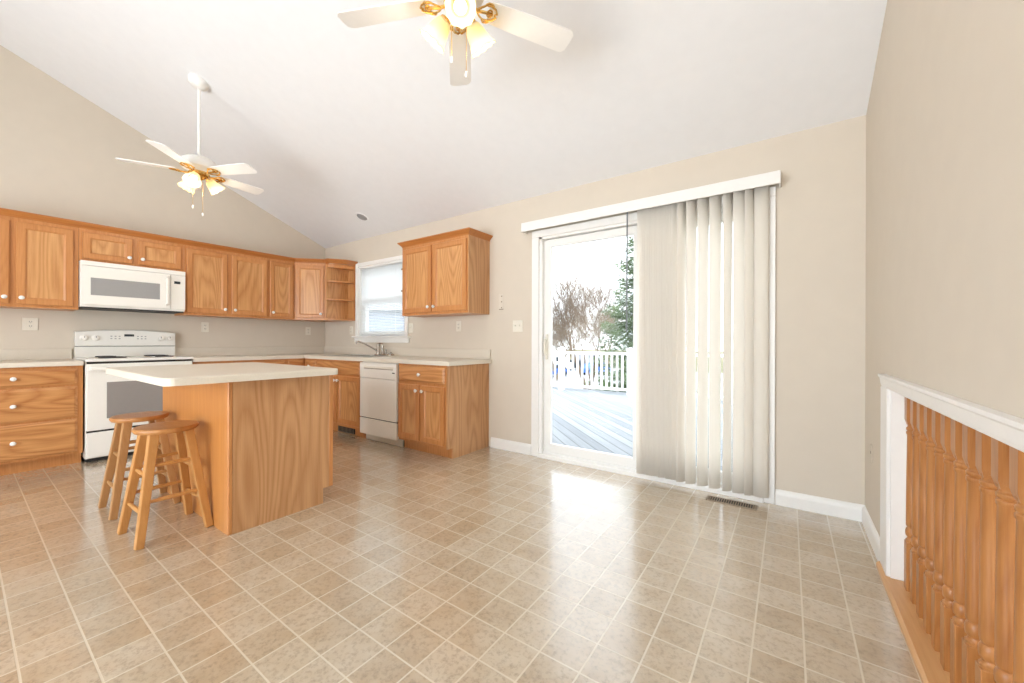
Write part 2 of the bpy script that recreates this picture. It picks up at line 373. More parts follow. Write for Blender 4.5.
# ---------------------------------------------------------------- patio door (door_1)
dr = thing('door_1', None, None, (0, 0, 0)); tag(dr, 'white sliding glass patio door onto the deck', 'door', kind='structure')
w = MB()   # interior casing
w.box(-2.028, -1.95, D-.02, D, 0, 2.094, .003); w.box(-.14, -.073, D-.02, D, 0, 2.094, .003); w.box(-2.028, -.073, D-.02, D, 2.095, 2.16, .003)
w.build('casing', 'trim', dr)
w = MB()
w.box(DX0, DX0+.035, D-.005, D+T, .0, DZ1); w.box(DX1-.035, DX1, D-.005, D+T, .0, DZ1); w.box(DX0, DX1, D-.005, D+T, DZ1-.03, DZ1)
w.box(DX0, DX1, D-.03, D+T, -.02, .035, .004); w.box(DX0, DX1, D+.02, D+.03, .03, .052)
w.build('frame', 'trim', dr)
def sash(x0, x1, y, name):
    s = MB(); t = .04; zb, zt = .045, DZ1-.035
    s.box(x0, x0+.075, y, y+t, zb, zt, .004); s.box(x1-.075, x1, y, y+t, zb, zt, .004)
    s.box(x0+.07, x1-.07, y, y+t, zb, zb+.085, .004); s.box(x0+.07, x1-.07, y, y+t, zt-.07, zt, .004)
    o = s.build(name, 'trim', dr)
    MB().box(x0+.074, x1-.074, y+.016, y+.022, zb+.083, zt-.068).build('glass', 'glass', o)
    return o
s1 = sash(DX0+.033, -.985, D+.035, 'sliding_panel'); sash(-1.06, DX1-.033, D+.08, 'fixed_panel')
w = MB(); w.box(-1.895, -1.872, D+.015, D+.036, .93, 1.17, .004); w.tube([(-1.884, D+.02, .97), (-1.884, D-.012, .985), (-1.884, D-.016, 1.05), (-1.884, D-.012, 1.115), (-1.884, D+.02, 1.13)], .009)
w.build('door_handle', 'plastic', dr)

# ---------------------------------------------------------------- vertical blind
vb = thing('vertical_blind', 'cream vertical blind with white valance drawn to the right of the patio door', 'blind', (-1.07, D-.09, 2.15))
def L2(x, y, z): return (x+1.07, y-(D-.09), z-2.15)
w = MB()
a = L2(-2.10, D-.10, 2.150); c = L2(-.045, D-.088, 2.235)
w.box(a[0], c[0], a[1], c[1], a[2], c[2], .003)
for x in (-2.10, -.055):
    p = L2(x, D-.09, 2.15); w.box(p[0], p[0]+.01, p[1], p[1]+.09, p[2], p[2]+.083)
p = L2(-2.10, D-.09, 2.226); w.box(p[0], p[0]+2.05, p[1], p[1]+.09, p[2], p[2]+.006)
w.build('valance', 'trim', vb)
a = L2(-2.08, D-.075, 2.175); w = MB(); w.box(a[0], a[0]+2.0, a[1], a[1]+.045, a[2], a[2]+.04); w.build('headrail', 'trim', vb)
rnd = random.Random(4)
def vane(xc, ang, zb, bow=.012, twist=0, wd=.089):
    b = MB(); n = 8; cols = []
    for zi in range(9):
        f = zi/8; z = 2.172+(zb-2.172)*f
        th = ang + twist*math.sin(f*PI*.9)
        row = []
        for i in range(n+1):
            u = (i/n-.5); cx = u*wd; cy = -bow*(1-4*u*u)
            x = xc + cx*math.cos(th) - cy*math.sin(th); y = D-.055 + cx*math.sin(th) + cy*math.cos(th)
            row.append(b.b.verts.new(L2(x, y, z)))
        cols.append(row)
    for a, c in zip(cols, cols[1:]):
        for i in range(n): b.b.faces.new((a[i], a[i+1], c[i+1], c[i]))
    o = b.build('vane', 'vane', vb)
    for p in o.data.polygons: p.use_smooth = True
    md = o.modifiers.new('thick', 'SOLIDIFY'); md.thickness = .0012
for i in range(15):
    vane(-.955+i*.0185, R_(30 if i else 18)+rnd.uniform(-.06, .06), .05+rnd.uniform(-.004, .004), .004)
for x, a, tw in ((-.665, 52, .05), (-.595, 44, .10), (-.515, 40, .08), (-.435, 38, -.04), (-.355, 52, .12), (-.282, 30, .05), (-.222, 54, -.08), (-.152, 8, 0)):
    vane(x, R_(a), .045, .016, tw)
w = MB(); w.tube([L2(-1.075, D-.075, 2.17), L2(-1.078, D-.075, 1.18)], .0065, 8); w.build('wand', 'wand', vb)

# ---------------------------------------------------------------- window_1 with its blind
wn_ = thing('window_1', None, None); tag(wn_, 'white double hung kitchen window above the sink', 'window', kind='structure')
w = MB(); c = .048
w.box(WX0-c, WX0, D-.018, D, WZ0-.0, WZ1+c, .003); w.box(WX1, WX1+c, D-.018, D, WZ0, WZ1+c, .003); w.box(WX0, WX1, D-.018, D, WZ1, WZ1+c, .003)
w.build('casing', 'trim', wn_)
w = MB(); w.box(WX0-.09, WX1+.09, D-.05, D+.05, WZ0-.022, WZ0, .004); w.box(WX0-.07, WX1+.07, D-.016, D, WZ0-.085, WZ0-.022, .003); w.build('sill', 'trim', wn_)
w = MB()
w.box(WX0, WX0+.03, D, D+T, WZ0, WZ1); w.box(WX1-.03, WX1, D, D+T, WZ0, WZ1); w.box(WX0+.03, WX1-.03, D, D+T, WZ1-.03, WZ1); w.box(WX0+.03, WX1-.03, D+.04, D+T, WZ0, WZ0+.025)
w.build('frame', 'trim', wn_)
zm = (WZ0+WZ1)/2+.02
for y, z0, z1, nm in ((D+.06, WZ0+.025, zm+.02, 'lower_sash'), (D+.10, zm-.02, WZ1-.03, 'upper_sash')):
    s = MB(); x0, x1 = WX0+.03, WX1-.03; q = .045
    s.box(x0, x0+q, y, y+.035, z0, z1); s.box(x1-q, x1, y, y+.035, z0, z1); s.box(x0+q, x1-q, y, y+.035, z0, z0+q); s.box(x0+q, x1-q, y, y+.035, z1-q, z1)
    o = s.build(nm, 'trim', wn_); MB().box(x0+q-.002, x1-q+.002, y+.014, y+.02, z0+q-.002, z1-q+.002).build('pane', 'glass', o)
bl = thing('window_blind', 'white slatted blind lowered over the kitchen window', 'blind', ((WX0+WX1)/2, D+.03, WZ1-.005))
hw = (WX1-WX0)/2-.034
MB().box(-hw, hw, -.014, .014, -.042, -.026+.0, .002).build('headrail', 'slat', bl)
w = MB(); n = 44; top, bot = -.05, WZ0-WZ1+.03
for i in range(n):
    z = top+(bot-top)*i/(n-1)
    tilt = R_(62) if i < 24 else R_(14)
    ca, sa = math.cos(tilt)*.0125, math.sin(tilt)*.0125
    lp = [[(x, -ca, z+sa+.0008), (x, 0, z+.0022), (x, ca, z-sa+.0008), (x, ca, z-sa), (x, 0, z+.0012), (x, -ca, z+sa)] for x in (-hw+.003, hw-.003)]
    w.rings(lp, True, True)
w.build('slats', 'slat', bl)
MB().box(-hw, hw, -.011, .011, bot-.024, bot-.010, .002).build('bottom_rail', 'slat', bl)
for x in (-hw*.6, hw*.6): MB().tube([(x, -.013, -.04), (x, -.013, bot-.01)], .0012, 5).build('cord', 'trim', bl)

# ---------------------------------------------------------------- cabinets
def rect(x0, x1, z0, z1, y): return [(x0, y, z0), (x1, y, z0), (x1, y, z1), (x0, y, z1)]
def inset(x0, x1, z0, z1, i, y): return rect(x0+i, x1-i, z0+i, z1-i, y)
def knob(parent, x, z, y=-.02):
    mt = Matrix.Translation((x, y+.001, z)) @ Matrix.Rotation(PI/2, 4, 'X')
    MB().lathe([(.007, 0), (.006, .008), (.008, .012), (.016, .017), (.0175, .022), (.0155, .027), (.009, .031), (.001, .032)], 16, mt).build('knob', 'porcelain', parent, smooth=True)
def door(parent, x0, x1, z0, z1, kx=None, kz=None, fr=.054):
    d = MB().rings([inset(x0, x1, z0, z1, 0, -.001), inset(x0, x1, z0, z1, 0, -.014), inset(x0, x1, z0, z1, .006, -.02),
                    inset(x0, x1, z0, z1, fr-.006, -.02), inset(x0, x1, z0, z1, fr, -.016), inset(x0, x1, z0, z1, fr+.007, -.011)], False, False).build('door', 'oakv', parent)
    MB().box(x0+fr+.004, x1-fr-.004, -.0115, -.004, z0+fr+.004, z1-fr-.004).build('door_panel', 'oakpanel', d)
    if kx is not None: knob(d, kx, kz)
    return d
def drawer(parent, x0, x1, z0, z1, name='drawer', kn=True):
    d = MB().rings([inset(x0, x1, z0, z1, 0, -.001), inset(x0, x1, z0, z1, 0, -.008), inset(x0, x1, z0, z1, .016, -.018), inset(x0, x1, z0, z1, .022, -.02)], False, True).build(name, 'oakdrawer', parent)
    if kn: knob(d, (x0+x1)/2, (z0+z1)/2)
    return d
def base_body(parent, w, dep, ht=.873, toe=.10, toein=.075, mat='oakv'):
    b = MB(); b.prism([(0, toe), (0, ht), (dep, ht), (dep, 0), (toein, 0), (toein, toe)], 0, w, lambda u, v, t: (t, u, v))
    return b.build('body', mat, parent)
def upper_body(parent, w, dep, z0, z1):
    return MB().box(0, w, 0, dep, 0, z1-z0).build('body', 'oakv', parent)

BD = .605
UZ0, UZ1 = 1.382, 2.145
# --- along the left wall (facing into the room, +x): local x = world y
LF = XL+.61; UF = XL+.33
def left_unit(name, lab, y0, z, front=LF): return thing(name, lab, 'cabinet', (front, y0, z), PI/2)
c = left_unit('base_cabinet', 'oak three-drawer base cabinet left of the range', -.14, 0)
w_ = .79; base_body(c, w_, BD)
dx0, dx1 = .05, .758
for z0, z1 in ((.712, .852), (.425, .695), (.118, .408)): drawer(c, dx0, dx1, z0, z1)
c = left_unit('base_cabinet', 'oak base cabinet right of the range behind the island', 1.436, 0)
base_body(c, .939, BD); drawer(c, .03, .925, .712, .852, kn=False)
door(c, .03, .465, .13, .69, .43, .64); door(c, .48, .915, .13, .69, .515, .64)
c = left_unit('base_cabinet', 'narrow oak base cabinet in the inside corner beside the sink run', 2.377, 0)
MB().box(0, .235, 0, .5, .10, .873).build('body', 'oakv', c); drawer(c, .02, .215, .712, .852, kn=False); door(c, .02, .215, .13, .69, .05, .64, .045)

def pair(c, w, z0, z1, a0=.03, a1=None, mid=.035, kz='low', gap=None):
    a1 = a1 if a1 is not None else w-.03
    mm = (a0+a1)/2
    kzz = z0+.055 if kz == 'low' else z1-.055
    door(c, a0, mm-mid/2, z0, z1, mm-mid/2-.028, kzz); door(c, mm+mid/2, a1, z0, z1, mm+mid/2+.028, kzz)
c = left_unit('upper_cabinet', 'oak two-door upper cabinet left of the microwave', -.10, UZ0, UF)
upper_body(c, .755, .325, UZ0, UZ1); pair(c, .755, .025, UZ1-UZ0-.03, .03, .722)
c = left_unit('upper_cabinet', 'short oak upper cabinet directly above the microwave', .657, 1.845, UF)
upper_body(c, .776, .325, 1.845, UZ1); pair(c, .776, .022, UZ1-1.845-.03, .022, .752, .042)
c = left_unit('upper_cabinet', 'oak two-door upper cabinet just right of the microwave', 1.435, UZ0, UF)
upper_body(c, .85, .325, UZ0, UZ1); pair(c, .85, .025, UZ1-UZ0-.03, .02, .832, .045)
c = left_unit('upper_cabinet', 'narrow one-door oak upper cabinet next to the corner', 2.287, UZ0, UF)
upper_body(c, .322, .325, UZ0, UZ1); door(c, .016, .298, .025, UZ1-UZ0-.03, .045, .08, .05)
# diagonal corner cabinet
c = thing('upper_cabinet', 'diagonal corner oak upper cabinet with one door', 'cabinet', (UF, D-.61, UZ0), PI/4)
cw = .28*math.sqrt(2)
q = .61/math.sqrt(2)
def toloc(x, y):
    v = Vector((x-UF, y-(D-.61), 0)); v.rotate(Matrix.Rotation(-PI/4, 3, 'Z')); return (v.x, v.y)
poly = [toloc(*p) for p in ((UF, D-.608), (XL+.608, D-.33), (XL+.608, D-.002), (XL+.002, D-.002), (XL+.002, D-.608))]
MB().prism(poly, 0, UZ1-UZ0, lambda u, v, t: (u, v, t)).build('body', 'oakv', c)
door(c, .024, cw-.022, .025, UZ1-UZ0-.03, cw-.055, .08, .05)
# open end shelf
sx = XL+.61
c = thing('corner_shelf', 'small open oak end shelf unit beside the kitchen window', 'shelf', (sx, D, UZ0))
ht = UZ1-UZ0
MB().box(.0, .016, -.33, -.012, 0, ht).build('side_panel', 'oakpanel', c)
MB().box(.0, .187, -.012, -.002, 0, ht).build('back_panel', 'oakpanel', c)
MB().box(.172, .19, -.03, -.012, 0, ht).build('edge_strip', 'oakv', c)
sp_ = [(.016, -.012), (.016, -.325), (.04, -.325), (.10, -.27), (.15, -.17), (.172, -.08), (.172, -.012)]
for z, t in ((0, .02), (.272, .018), (.52, .018), (ht-.05, .05)):
    MB().prism(sp_, z, z+t, lambda u, v, tt: (u, v, tt)).build('shelf', 'oakh', c)
# crown moulding along the left run
cr_ = thing('crown_moulding', 'oak crown moulding along the tops of the left wall cabinets', 'moulding', (UF, 1.2, UZ1))
def mold(path, name, mat, parent, off, close=False):
    """sweep crown profile along a horizontal path; off = outward normals at points (scaled for mitres)"""
    prof = [(-.012, 0), (.002, 0), (.006, .012), (.02, .026), (.034, .040), (.040, .046), (.040, .056), (-.012, .056)]
    lp = [[(p[0]+n[0]*u, p[1]+n[1]*u, v) for u, v in prof] for p, n in zip(path, off)]
    return MB().rings(lp, True, True).build(name, mat, parent)
t8 = math.tan(PI/8)
P0 = (0, -.10-1.2); P1 = (0, D-.61-1.2); P2 = (.28, D-.33-1.2); P3 = (.36, D-.33-1.2); P4 = (.28+.19, D-.12-1.2); P5 = (.28+.19, D-1.2-.002)
mold([P0, P1], 'moulding_run', 'oakcrown', cr_, [(1, 0), (1, -t8)])
mold([P1, P2], 'moulding_diagonal', 'oakcrown', cr_, [(1, -t8), (t8, -1)])
mold([P2, (.36, D-.33-1.2), (.47, D-.16-1.2), (.47, D-.002-1.2)], 'moulding_end', 'oakcrown', cr_, [(t8, -1), (.56, -1), (1, -.3), (1, 0)])

# --- along the back wall (facing -y): local x = world x
BF = D-.61
def back_unit(name, lab, x0, z, front=BF): return thing(name, lab, 'cabinet', (x0, front, z), 0)
c = back_unit('base_cabinet', 'narrow oak base cabinet with one drawer left of the sink cabinet', LF+.0, 0)
w_ = -4.832-LF; MB().box(.0, w_, 0, .5, .10, .873).build('body', 'oakv', c)
drawer(c, .03, w_-.01, .712, .852); door(c, .03, w_-.01, .13, .69, w_-.045, .64, .045)
c = back_unit('sink_cabinet', 'oak two-door sink base cabinet with false drawer front', -4.83, 0)
b_ = MB(); b_.prism([(0, .10), (0, .70), (.6, .70), (.6, 0), (.075, 0), (.075, .10)], 0, .94, lambda u, v, t: (t, u, v))
b_.box(0, .94, 0, .03, .70, .873); b_.box(0, .018, .03, .6, .70, .873); b_.box(.922, .94, .03, .6, .70, .873); b_.build('body', 'oakv', c)
drawer(c, .02, .922, .712, .852, 'false_front', False); pair(c, .94, .13, .69, .02, .922, .014, 'high')
g = MB(); g.box(.36, .70, .067, .0745, .012, .088); 
tv = g.build('toe_grille', 'darkgap', c); g = MB()
for i in range(12): g.box(.37+i*.028, .376+i*.028, .064, .067, .016, .084)
g.box(.355, .705, .063, .067, .006, .014); g.box(.355, .705, .063, .067, .084, .092); g.build('grille_bars', 'register', tv)
c = back_unit('base_cabinet', 'oak base cabinet with one drawer and two doors right of the dishwasher', -3.255, 0)
w_ = -2.578+3.255; base_body(c, w_, BD)
drawer(c, .008, w_-.018, .700, .852); pair(c, w_, .125, .672, .008, w_-.018, .03, 'high')
e_ = MB(); e_.prism([(-.004, .10), (-.004, .873), (BD, .873), (BD, 0), (.07, 0), (.07, .10)], w_, w_+.016, lambda u, v, t: (t, u, v)); e_.build('end_panel', 'oakveneer', c)
c = back_unit('upper_cabinet', 'oak two-door upper cabinet right of the kitchen window', -3.55, UZ0, D-.33)
w_ = .99; MB().box(0, w_-.008, 0, .328, 0, UZ1-UZ0).build('body', 'oakv', c)
MB().box(w_-.008, w_, -.002, .328, 0, UZ1-UZ0).build('side_panel', 'oakveneer', c)
door(c, .026, .475, .025, UZ1-UZ0-.03, .447, .08); door(c, .505, .968, .025, UZ1-UZ0-.03, .533, .08)
zz = UZ1-UZ0
m_ = MB()
prof = [(-.012, 0), (.002, 0), (.006, .012), (.02, .026), (.034, .040), (.040, .046), (.040, .056), (-.012, .056)]
pts = [((0, .328), (-1, 0)), ((0, 0), (-1, -1)), ((w_, 0), (1, -1)), ((w_, .328), (1, 0))]
m_.rings([[(p[0]+n[0]*u, p[1]+n[1]*u, zz+v) for u, v in prof] for p, n in pts], True, True); m_.build('crown_moulding', 'oakcrownx', c)
for z in (.275, .52):
    g = MB(); g.box(-.028, 0, .0, .014, z, z+.016, .003); g.build('hinge', 'register', c)

# ---------------------------------------------------------------- countertops
ct = MB(); ct.box(XL, -5.102, -.14, .652, .874, .914, .006, seg=2); 
cto = ct.build('countertop', 'counter'); tag(cto, 'cream laminate countertop on the drawer cabinet left of the range', 'countertop')
MB().box(XL, XL+.02, -.14, .652, .914, 1.015, .003).build('backsplash', 'splash', cto)
ct = MB(); SX0, SX1, SY0, SY1 = -4.80, -3.99, 2.70, 3.14
yf = D-.635
for x0, x1, y0, y1 in ((XL, -5.105, 1.434, D), (-5.105, SX0, yf, D), (SX0, SX1, yf, SY0), (SX0, SX1, SY1, D), (SX1, -2.526, yf, D)):
    ct.box(x0, x1, y0, y1, .874, .914)
bmesh.ops.remove_doubles(ct.b, verts=ct.b.verts, dist=1e-5)
cto = ct.build('countertop', 'counter'); tag(cto, 'long L-shaped cream countertop running round the corner past the sink', 'countertop')
w = MB(); w.box(XL, XL+.02, 1.434, D-.02, .914, 1.015, .003); w.box(XL, -2.54, D-.02, D, .914, 1.015, .003); w.build('backsplash', 'splash', cto)
# sink
sk = thing('sink', 'stainless double bowl sink set in the counter under the window', 'sink', ((SX0+SX1)/2, (SY0+SY1)/2, .914))
hx, hy = (SX1-SX0)/2, (SY1-SY0)/2
w = MB()
for x0, x1, y0, y1 in ((-hx-.015, hx+.015, -hy-.015, -hy+.03), (-hx-.015, hx+.015, hy-.085, hy+.015), (-hx-.015, -hx+.03, -hy+.03, hy-.085), (hx-.03, hx+.015, -hy+.03, hy-.085), (-.02, .02, -hy+.03, hy-.085)):
    w.box(x0, x1, y0, y1, .0005, .007)
w.build('rim', 'steel', sk)
for s in (-1, 1):
    x0, x1 = (.02, hx-.03) if s > 0 else (-hx+.03, -.02)
    y0, y1 = -hy+.03, hy-.085; z = -.18; t = .025
    w = MB(); w.rings([[(x0, y0, .003), (x1, y0, .003), (x1, y1, .003), (x0, y1, .003)], [(x0+t*.4, y0+t*.4, z+.03), (x1-t*.4, y0+t*.4, z+.03), (x1-t*.4, y1-t*.4, z+.03), (x0+t*.4, y1-t*.4, z+.03)],
        [(x0+t*1.5, y0+t*1.5, z), (x1-t*1.5, y0+t*1.5, z), (x1-t*1.5, y1-t*1.5, z), (x0+t*1.5, y1-t*1.5, z)]], False, True)
    w.build('bowl', 'steel', sk)
fx = thing('faucet', 'brushed metal sink faucet with angled spout and side sprayer', 'faucet', (-4.27, 3.10, .921))
w = MB(); w.box(-.05, .20, -.028, .028, 0, .012, .005); w.build('base_plate', 'chrome', fx)
w = MB(); w.lathe([(.026, .01), (.026, .03), (.021, .04), (.021, .125), (.017, .138), (.001, .142)], 16); w.build('body', 'chrome', fx, True)
w = MB(); w.tube([(0, 0, .05), (-.045, -.06, .095), (-.095, -.13, .145), (-.135, -.19, .172), (-.155, -.215, .172), (-.16, -.22, .145)], [.013, .012, .012, .012, .013, .014], 12); w.build('spout', 'chrome', fx, True)
w = MB(); w.tube([(0, 0, .138), (.03, .005, .15), (.075, .01, .145)], [.009, .008, .009], 10); w.build('lever', 'chrome', fx, True)
w = MB(); w.lathe([(.019, .01), (.017, .03), (.012, .04), (.013, .075), (.018, .10), (.016, .12), (.001, .124)], 14, Matrix.Translation((.085, 0, 0))); w.build('sprayer', 'chrome', fx, True)
w = MB(); w.lathe([(.018, .01), (.011, .02), (.010, .065), (.013, .072), (.001, .078)], 14, Matrix.Translation((.155, 0, 0))); w.build('soap_pump', 'chrome', fx, True)
sp2 = thing('sink_stopper', 'small metal cap resting on the sink deck right of the faucet', 'stopper', (-4.022, 3.10, .921))
MB().lathe([(.045, 0), (.043, .012), (.03, .026), (.012, .034), (.008, .045), (.001, .047)], 16).build('cap', 'chrome', sp2, True)

# ---------------------------------------------------------------- island
il = thing('kitchen_island', 'oak kitchen island with plain side panel and corner posts', 'island', (-3.79, .885, 0))
IW = -2.575+3.79; ID = .622
w = MB(); w.prism([(.006, 0), (.006, .873), (ID-.022, .873), (ID-.022, .10), (ID-.072, .10), (ID-.072, 0)], .008, IW-.008, lambda u, v, t: (t, u, v)); w.build('body', 'oakv', il)
MB().box(.0, IW-.046, -.002, .006, 0, .873).build('back_panel', 'oakwarm', il)
w = MB(); w.prism([(.02, 0), (.02, .873), (ID-.03, .873), (ID-.03, .10), (ID-.072, .10), (ID-.072, 0)], IW-.008, IW, lambda u, v, t: (t, u, v)); w.build('end_panel', 'oakveneer', il)
MB().box(IW-.05, IW+.002, -.004, .02, 0, .873, .004).build('corner_post', 'oakv', il)
MB().box(IW-.02, IW+.002, ID-.03, ID-.002, .10, .873, .003).build('face_stile', 'oakv', il)
def rrect(x0, x1, y0, y1, r, n=6):
    p = []
    for cx, cy, a in ((x1-r, y1-r, 0), (x0+r, y1-r, 90), (x0+r, y0+r, 180), (x1-r, y0+r, 270)):
        for i in range(n+1):
            t = R_(a+90*i/n); p.append((cx+r*math.cos(t), cy+r*math.sin(t)))
    return p
p = rrect(-3.80, -2.465, .58, 1.495, .05); p2 = rrect(-3.795, -2.470, .585, 1.490, .045)
o = MB().rings([[(x, y, .8745) for x, y in p], [(x, y, .909) for x, y in p], [(x, y, .914) for x, y in p2]], True, True).build('countertop', 'counter')
tag(o, 'cream laminate countertop with rounded corners on the island', 'countertop')

# ---------------------------------------------------------------- range
rg = thing('range', 'white freestanding electric range with grey oven window', 'stove', (-5.09, .664, 0), PI/2)
w = MB(); w.box(0, .764, .03, .645, .035, .905); w.build('body', 'applwhite', rg)
w = MB(); w.box(.01, .754, .06, .63, 0, .036); w.build('base', 'black', rg)
w = MB(); w.box(-.004, .768, -.012, .65, .905, .928, .006, seg=2); ck = w.build('cooktop', 'enamel', rg)
for x, y, r in ((.19, .17, .10), (.57, .17, .075), (.19, .46, .075), (.57, .46, .10)):
    bn = MB().lathe([(r+.02, .928), (r+.018, .932), (r+.004, .930), (r, .924), (.02, .922)], 24, Matrix.Translation((x, y, 0))).build('burner', 'steel', ck, True)
    s = MB(); k = 90; turns = 4
    s.tube([(x+(.018+(r-.02)*i/k)*math.cos(turns*2*PI*i/k), y+(.018+(r-.02)*i/k)*math.sin(turns*2*PI*i/k), .937) for i in range(k+1)], .006, 6); s.build('coil', 'coil', bn, True)
# backguard with slightly arched top
def arch(n=16):
    return [(x, 1.182+.026*math.sin(PI*x/.764)) for x in [.764*i/n for i in range(n+1)]]
tp = arch()
w = MB()
w.box(.0, .764, .585, .64, .928, 1.035, .003)
fr = [(0, 1.038)]+[(.764, 1.038)]+[(x, z) for x, z in reversed(tp)]
w.rings([[(x, .645, z) for x, z in fr], [(x, .578, z) for x, z in fr], [(.006+x*.984, .568, 1.044 if z < 1.04 else z-.008) for x, z in fr]], True, True)
bgd = w.build('backguard', 'enamel', rg)
MB().box(.004, .76, .583, .64, 1.034, 1.0385).build('shadow_gap', 'darkgap', bgd)
MB().box(.345, .42, .566, .569, 1.138, 1.162).build('clock_display', 'display', bgd)
for x in (.06, .14, .635, .71):
    k_ = MB().lathe([(.03, 0), (.029, .006), (.022, .009), (.02, .026), (.001, .028)], 20, Matrix.Translation((x, .568, 1.122)) @ Matrix.Rotation(PI/2, 4, 'X')).build('knob', 'applwhite', bgd, True)
    MB().box(x-.003, x+.003, .5385, .5405, 1.122, 1.14).build('knob_pointer', 'lightgrey', k_)
for i, x in enumerate((.25, .28, .31, .45, .48, .51)):
    for z in (1.115, 1.14): 
        MB().box(x-.007, x+.007, .5665, .5685, z-.004, z+.004).build('button', 'lightgrey', bgd)
w = MB(); w.box(.004, .76, 0, .032, .285, .885, .006, seg=2); od = w.build('oven_door', 'applwhite', rg)
MB().box(.13, .634, -.0015, .003, .385, .715).build('oven_window', 'greyglass', od)
w = MB(); w.box(.02, .744, -.045, -.02, .825, .86, .008, seg=2); w.box(.02, .06, -.022, .004, .828, .857); w.box(.704, .744, -.022, .004, .828, .857); w.build('handle', 'applwhite', od)
MB().box(.006, .758, .012, .04, .884, .906).build('vent_gap', 'darkgap', rg)
w = MB(); w.box(.004, .76, 0, .032, .045, .268, .006, seg=2); w.build('storage_drawer', 'applwhite', rg)
MB().box(.006, .758, .012, .032, .264, .288).build('drawer_gap', 'darkgap', rg)

# ---------------------------------------------------------------- microwave
mw = thing('microwave', 'white over-the-range microwave with grey window', 'microwave', (-5.345, .66, 1.412), PI/2)
w = MB(); w.box(0, .772, .02, .39, .0, .43, .004); w.build('body', 'applwhite', mw)
MB().box(.01, .762, .03, .38, -.012, .002).build('vent_underside', 'black', mw)
w = MB(); w.box(.0, .645, 0, .024, .018, .385, .006, seg=2); d_ = w.build('door', 'applwhite', mw)
MB().box(.065, .56, -.0015, .002, .112, .275).build('window', 'mwglass', d_)
w = MB(); w.tube([(.615, 0, .06), (.615, -.028, .075), (.615, -.03, .2), (.615, -.028, .335), (.615, 0, .35)], .011, 8); w.build('handle', 'applwhite', d_, True)
w = MB(); w.box(.648, .772, .002, .024, .018, .385, .004); cp = w.build('control_panel', 'applwhite', mw)
MB().box(.676, .728, .0005, .003, .29, .318).build('display', 'display', cp)
w = MB(); w.box(0, .772, .004, .024, .388, .43, .003)
w.build('top_grille', 'applwhite', mw)

# ---------------------------------------------------------------- dishwasher
dw = thing('dishwasher', 'white built-in dishwasher in the sink run', 'dishwasher', (-3.887, BF, 0))
DWW = .622
MB().box(.006, DWW-.006, .005, .58, .10, .87).build('body', 'applwhite', dw)
w = MB(); w.box(0, DWW, -.028, .006, .70, .866, .005, seg=2); cp = w.build('control_panel', 'applwhite', dw)
w = MB(); w.box(.08, .576, -.032, -.026, .805, .83, .002); w.build('handle', 'plastic', cp)
MB().box(.085, .57, -.0325, -.027, .800, .806).build('handle_recess', 'register', cp)
MB().box(.56, .60, -.0295, -.027, .765, .775).build('indicator', 'black', cp)
w = MB(); w.box(0, DWW, -.026, .006, .268, .697, .005, seg=2); w.build('door', 'applwhite', dw)
MB().box(.002, DWW-.002, -.010, .006, .255, .27).build('gap', 'darkgap', dw)
w = MB(); w.box(0, DWW, -.026, .006, .085, .257, .005, seg=2); w.build('lower_panel', 'applwhite', dw)
w = MB(); w.box(.0, DWW, .055, .07, .002, .10); w.build('kick_plate', 'plastic', dw)

# ---------------------------------------------------------------- stools
def stool(label, x, y, rz, zt, leg='stool', seat='stoolseat', fs=.155):
    t = thing('bar_stool', label, 'stool', (x, y, 0), rz, 'stools by the island')
    w = MB(); w.lathe([(.115, zt-.034), (.139, zt-.03), (.147, zt-.018), (.147, zt-.010), (.141, zt-.002), (.10, zt), (.03, zt-.003), (.001, zt-.003)], 36)
    w.build('seat', seat, t, True)
    top = .078
    for i, j in ((-1,-1),(1,-1),(1,1),(-1,1)):
        w = MB(); w.bar((i*fs, j*fs, 0), (i*top, j*top, zt-.033), .036, .044, .036, .044); o = w.build('leg', leg, t)
        md = o.modifiers.new('bevel', 'BEVEL'); md.width = .004; md.segments = 2
    def at(i, j, z):
        f = z/(zt-.033); r = fs+(top-fs)*f; return Vector((i*r, j*r, z))
    for (a, b), zs in (((((-1,-1)),(1,-1)), (.17, .36)), (((-1,1),(1,1)), (.17, .36)), (((-1,-1),(-1,1)), (.225, .41)), (((1,-1),(1,1)), (.225, .41))):
        for z in zs:
            p, q = at(*a, z), at(*b, z); mid = (p+q)/2
            w = MB(); w.tube([p, p.lerp(q, .25), mid, p.lerp(q, .75), q], [.008, .011, .012, .011, .008], 10); w.build('rung', leg, t, True)
    return t
stool('honey wooden bar stool nearest the camera in front of the island', -2.95, .705, R_(2), .610)
stool('duller wooden bar stool behind, nearer the range', -3.535, .710, R_(0), .605, 'stool2', 'stoolseat')

